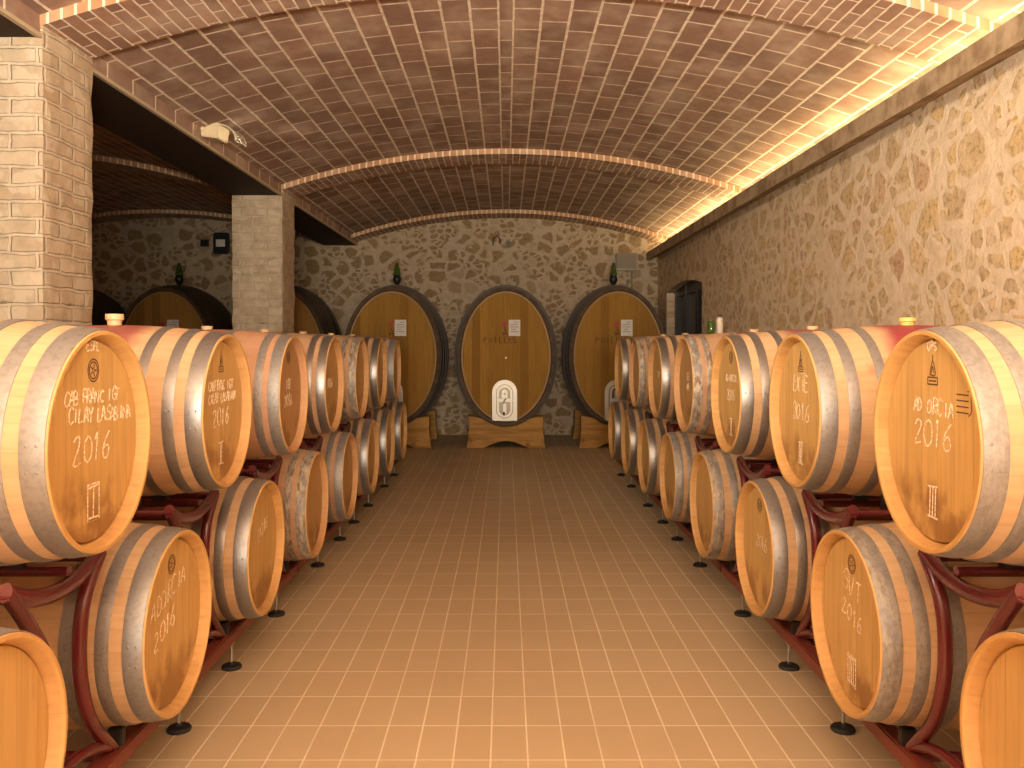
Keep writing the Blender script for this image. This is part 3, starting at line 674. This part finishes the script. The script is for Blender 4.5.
# small things on the barrels
yb_ = YU+PITCH*4; xb_ = XF['R']+BL/2
o = empty('plastic_bottle', (xb_+.03, yb_-.06, ZU+RB), 'thin white bottle with black cap standing on the right row near the window', 'bottle')
mb = MB(); mb.lathe([(.024, 0), (.026, .005), (.026, .112), (.020, .125), (.012, .13)], 20); mb.build('bottle_body', M['white'], o, smooth=True)
mb = MB(); mb.lathe([(.013, .128), (.013, .148), (.006, .152)], 14); mb.build('cap', M['black'], o, smooth=True)
mb = MB(); mb.lathe([(.026, 0), (.028, .006), (.028, .085), (.022, .095), (.022, .105)], 20)
o = mb.build('glass_jar', M['green_glass'], smooth=True); o.location = (xb_-.035, yb_-.05, ZU+RB); tag(o, 'small green glass jar beside the thin white bottle', 'jar')
big = None

# ------------------------------------------------------------------ big oval casks at the back
CA, CB, CL = .655, .955, 1.40                            # head half width/height, length
CZ, CY = 1.342, 12.59
def make_cask():
    root = empty('oval_cask', (0, CY, 0), 'cask', 'cask')
    n = 96; B = .075; h = CL
    def k_(t): return .012 + B*(1-(2*t-1)**2)            # bulge outward
    def ringpts(g, y): return [((CA+g)*sin(2*pi*k/n), y, CZ+(CB+g)*cos(2*pi*k/n)) for k in range(n+1)]
    prof = [(.0, .05), (.012, .01), (.045, 0), (.055, .0)] + [(.055+B*(1-(2*t-1)**2)*1.0, t*h) for t in [i/16 for i in range(17)]] + [(.03, h), (0, h-.05)]
    vs, fs, uv = [], [], []
    for g, y in prof: vs += ringpts(g, y); uv += [(k/n, y) for k in range(n+1)]
    for i in range(len(prof)-1):
        for k in range(n): b = i*(n+1)+k; fs.append((b, b+1, b+n+2, b+n+1))
    link('staves', vs, fs, M['cask_stave'], root, uvs=uv, smooth=True, ang=35)
    for nm, y, s in (('head', .05, 1), ('rear_head', h-.05, -1)):
        P = [(0, y, CZ)] + [((CA+.001)*sin(2*pi*k/n), y, CZ+(CB+.001)*cos(2*pi*k/n)) for k in range(n)]
        link(nm, P, [(0, 1+k, 1+(k+1) % n)[::1 if s < 0 else 1] for k in range(n)], M['cask_head'], root)
    mb = MB()
    for k in range(n):
        pass
    vs, fs = [], []
    pr = [(-.022, .049), (-.020, .036), (.002, .034), (.004, .049)]
    for g, y in pr: vs += ringpts(g, y)
    for i in range(len(pr)-1):
        for k in range(n): b = i*(n+1)+k; fs.append((b, b+1, b+n+2, b+n+1))
    mb.add(vs, fs); mb.build('rim_bead', M['cask_rim'], root, smooth=True)
    for t in (.05, .15, .27, .38, .62, .74, .86, .96):
        w2 = .026; ga = .055+B*(1-(2*t-1)**2); y = t*h; vs, fs = [], []
        g0 = .055+B*(1-(2*(t-w2/h)-1)**2); g1 = .055+B*(1-(2*(t+w2/h)-1)**2)
        for g, yy in ((g0-.004, y-w2), (g0+.006, y-w2), (g1+.006, y+w2), (g1-.004, y+w2)): vs += ringpts(g, yy)
        for i in range(3):
            for k in range(n): b = i*(n+1)+k; fs.append((b, b+1, b+n+2, b+n+1))
        mb = MB(); mb.add(vs, fs); mb.build('hoop', M['black_hoop'], root, smooth=True, ang=40)
    # hatch (arched stainless frame, oval door, crossbar, knob)
    def arch(w_, h_, r0, zc, cx=-.02):
        P = [(cx-w_/2, zc-h_/2), (cx+w_/2, zc-h_/2)]
        P += [(cx+w_/2*cos(a), zc+h_/2-w_/2+w_/2*sin(a)) for a in [pi*k/16 for k in range(17)]]
        return P
    mb = MB(); mb.prism(arch(.365, .60, 0, .70), .008, .052); d = mb.build('hatch', M['steel'], root)
    def oval(w_, h_, zc, cx=-.02):
        a = [pi*k/14 for k in range(15)]
        return [(cx+w_/2*cos(t), zc+h_/2-w_/2+w_/2*sin(t)) for t in a] + [(cx-w_/2*cos(t), zc-h_/2+w_/2-w_/2*sin(t)) for t in a]
    mb = MB(); mb.prism(oval(.25, .50, .685), .000, .010); mb.build('hatch_gasket', M['steel_dark'], d)
    mb = MB(); mb.prism(oval(.225, .475, .685), -.008, .004); mb.build('hatch_door', M['steel'], d)
    mb = MB(); mb.prism(oval(.165, .41, .685), -.012, -.006); mb.build('door_recess', M['steel_dark'], d)
    mb = MB(); mb.prism(oval(.085, .15, .785), -.024, -.010); mb.prism(oval(.05, .16, .58), -.024, -.010); mb.build('door_boss', M['steel'], d)
    mb = MB(); mb.prism(oval(.03, .031, .795), -.028, -.022); mb.build('door_bolt', M['steel_dark'], d)
    mb = MB(); mb.box((-.135, -.045, .68), (.095, -.020, .73), bev=.006); mb.build('crossbar', M['steel'], d)
    mb = MB(); mb.tube([(-.02, -.02, .70), (-.02, -.075, .70)], .015, 12); mb.tube([(-.05, -.075, .66), (.0, -.075, .735)], .009, 8); mb.build('handwheel', M['steel'], d, smooth=True)
    mb = MB(); mb.tube([(-.03, 0, .52), (-.03, -.06, .52), (-.03, -.07, .49)], .015, 10); mb.build('sampling_tap', M['steel_dark'], d, smooth=True)
    mb = MB(); mb.lathe([(.012, -.004), (.012, .01)], 10); o = mb.build('tasting_tap', M['steel'], root, smooth=True); o.location = (-.0, .05, CZ-.02); o.rotation_euler = (pi/2, 0, 0)
    return root
cask = make_cask()
def cask_text(parent):
    S_ = strokes('PNILLES', .088, -.075, CZ+.20, random.Random(3), wob=.01, gap=1.3)
    mb = MB()
    for st in S_: mb.tube([(a, .0485, b) for a, b in st], .006, 5)
    mb.build('painted_lettering', M['brand'], parent)
    mb = MB()
    for (a, b) in ((-.03, .44), (-.01, .40), (-.045, .36), (.005, .345)):
        mb.tube([(a, .0485, CZ+b), (a+.02, .0485, CZ+b-.04), (a, .0485, CZ+b-.06)], .007, 5)
    mb.prism([(-.05, CZ+.33), (.01, CZ+.33), (.01, CZ+.345), (-.05, CZ+.345)], .0465, .049)
    mb.build('painted_crest', M['brand'], parent)
    mb = MB(); mb.lathe([(.036, 0), (.036, .004)], 20); o = mb.build('red_badge', M['redlogo'], parent); o.location = (-.025, .05, CZ+.475); o.rotation_euler = (pi/2, 0, 0)
cask_text(cask)
CX = [(0.0, 'central upright oval cask facing the aisle, both sides free of barrels', True),
      (-1.675, 'large oval cask left of the central one, partly hidden by the left barrels', True),
      (1.650, 'large oval cask right of the central one, partly hidden by the right barrels', True),
      (-3.35, 'dark oval cask just right of the narrow brick pillar, mostly hidden', False),
      (-5.02, 'oval cask top seen between the two brick pillars in the side aisle', False),
      (-6.70, 'dark oval cask edge beside the wide brick pillar in the side aisle', False)]
roots = [cask] + [copy_tree(cask) for _ in CX[1:]]
for o, (x, lab, near) in zip(roots, CX):
    o.location = (x, CY, 0); o['label'] = lab; o['category'] = 'cask'; o['group'] = 'large oval casks along the back wall'
    rnd = random.Random(int(x*10)+99); sd = rnd.uniform(0, 8)
    for c in o.children: c['seed'] = sd; c['tone'] = .0 if near else .25; c['weather'] = .2; c['stain'] = 0
# paper notes, stands, airlocks
where = {0.0: 'central', -1.675: 'left of centre', 1.65: 'right of centre', -3.35: 'beside the narrow pillar', -5.02: 'between the pillars', -6.7: 'by the wide pillar'}
def note(x, lab):
    dx = .125; mb = MB(); mb.box((dx-.085, .0445, CZ+.30), (dx+.085, .0485, CZ+.54)); o = empty('paper_note', (x+dx, CY+.05, CZ+.42), lab, 'paper note', 'white paper notes on the casks')
    n = mb.build('sheet', M['paper'], o); n.location = (-dx, -.05, -CZ-.42)
    mb = MB()
    for k, (a, b) in enumerate(((-.01, .06), (-.06, .05), (-.06, .06), (-.05, .02), (-.06, .06))): mb.box((dx+a, .0432, CZ+.50-k*.035), (dx+b, .0444, CZ+.508-k*.035))
    n = mb.build('printed_lines', M['ink'], o); n.location = (-dx, -.05, -CZ-.42)
for x in (0.0, -1.675, 1.65, -5.02): note(x, f'white paper note pinned to the big cask {where[x]}')
def stand():
    root = empty('cask_cradle', (0, CY+.05, 0), 'x', 'cradle')
    for nm, y in (('front_trestle', -.02), ('rear_trestle', 1.12)):
        top = []
        for k in range(17):
            x = .40-.80*k/16; q = (CA+.075)**2-x*x; z = CZ-(CB+.075)*sqrt(1-(x/(CA+.075))**2); top.append((x, z-.004))
        P = [(-.58, 0), (-.32, 0)] + [(-.32+.64*k/12, .10*sin(pi*k/12)) for k in range(1, 12)] + [(.32, 0), (.58, 0), (.545, .26), (.55, .465), (.47, .46)] + [p for p in top if p[1] < .46] + [(-.47, .46), (-.55, .465), (-.545, .26)]
        mb = MB(); mb.prism(P, y, y+.16); o = mb.build(nm, M['stand'], root)
        bv = o.modifiers.new('bevel', 'BEVEL'); bv.width = .008; bv.segments = 2; bv.limit_method = 'ANGLE'
    return root
st0 = stand(); sts = [st0]+[copy_tree(st0) for _ in range(5)]
for o, x in zip(sts, where):
    o.location = (x, CY+.05, 0); o['label'] = f'honey coloured timber cradle holding up the big cask {where[x]}'; o['category'] = 'cradle'; o['group'] = 'timber cradles under the big casks'
def airlock(x, y, z, lab):
    o = empty('glass_airlock', (x, y, z), lab, 'airlock', 'green glass airlocks on the casks')
    mb = MB(); mb.lathe([(.028, 0), (.030, .02), (.045, .04), (.062, .075), (.064, .105), (.050, .145), (.040, .16)], 28); mb.build('black_base', M['black'], o, smooth=True)
    mb = MB(); mb.lathe([(.058, .16), (.060, .175), (.050, .20), (.040, .26), (.036, .30), (.020, .315)], 28); mb.build('green_bell', M['green_glass'], o, smooth=True)
    mb = MB(); mb.lathe([(.024, .31), (.022, .345), (.004, .35)], 16); mb.build('lid', M['black'], o, smooth=True)
zt = CZ+CB+.055+.075
for x in (-1.675, 1.65, -5.02): airlock(x, CY+.62, zt-.005, f'green glass airlock with black base on top of the cask {where[x]}')

# ------------------------------------------------------------------ fittings
o = empty('flood_lamp', (XL-.01, 7.05, zb+.05), 'cream metal flood lamp with clear visor on the ledge above the left barrels', 'lamp'); o.rotation_euler = (0, .16, -.1); o.scale = (1.15, 1.5, 1.05)
mb = MB(); mb.box((-.02, -.0, .01), (.13, .14, .12), bev=.008)
mb.box((-.025, -.01, .105), (.135, .0, .125)); b_ = mb.build('lamp_body', M['lampbody'], o)
mb = MB(); mb.tube([(.02, -.012, .05), (.0, -.02, .16), (-.03, .0, .20)], .012, 8, flat=.5); mb.build('bracket', M['lampbody'], o, smooth=True)
mb = MB(); vis = [(.13+.135*sin(a), .11*cos(a)+.01) for a in [pi/2*k/8 for k in range(9)]]
vs = []; fs = []
for x, z in vis: vs += [(x, .0, z), (x, .14, z)]
for k in range(8): fs.append((2*k, 2*k+1, 2*k+3, 2*k+2))
mb.add(vs, fs); v_ = mb.build('visor', M['clear'], o, smooth=True); md = v_.modifiers.new('t', 'SOLIDIFY'); md.thickness = .004
mb = MB(); mb.tube([(x, 0, z) for x, z in vis], .005, 8); mb.tube([(x, .14, z) for x, z in vis], .005, 8); mb.build('visor_rim', M['lampbody'], o, smooth=True)
def wallbox(name, x0, x1, z0, z1, d, m, lab, cat):
    mb = MB(); mb.box((x0, YB-d, z0), (x1, YB+.002, z1), bev=.006); return tag(mb.build(name, m), lab, cat)
o = empty('junction_box', (2.02, YB, 2.75), 'grey electrical box with conduit on the back wall above the right cask', 'electrical box')
mb = MB(); mb.box((-.18, -.12, .01), (.16, .002, .29), bev=.01); mb.build('box_body', M['box'], o)
mb = MB(); mb.box((-.19, -.135, .0), (.17, -.0, .03), bev=.006); mb.build('box_rim', M['steel_dark'], o)
mb = MB(); mb.tube([(.09, -.03, .0), (.09, -.03, -.9)], .014, 10); mb.build('conduit', M['box'], o, smooth=True)
wallbox('wall_socket', .0, .075, 3.18, 3.24, .05, M['black'], 'small black socket high on the back wall above the central cask', 'socket')
mb = MB(); mb.tube([(-.22, YB-.01, 3.18), (-.21, YB-.06, 3.30), (-.15, YB-.09, 3.33), (-.10, YB-.06, 3.28), (-.10, YB-.03, 3.2)], .010, 8); tag(mb.build('iron_hook', M['black'], smooth=True), 'small bent iron hook on the back wall above the central cask', 'hook')
o = empty('emergency_lamp', (-4.77, YB, 3.03), 'black framed emergency lamp with pale panel on the side aisle back wall', 'lamp')
mb = MB(); mb.box((-.13, -.09, 0), (.13, .002, .36), bev=.02); mb.build('housing', M['black'], o)
mb = MB(); mb.box((-.075, -.095, .12), (.075, -.088, .24)); mb.build('pale_panel', M['paper'], o)
wallbox('black_wall_box', -5.12, -4.99, 3.16, 3.27, .06, M['black'], 'small black box left of the emergency lamp', 'electrical box')
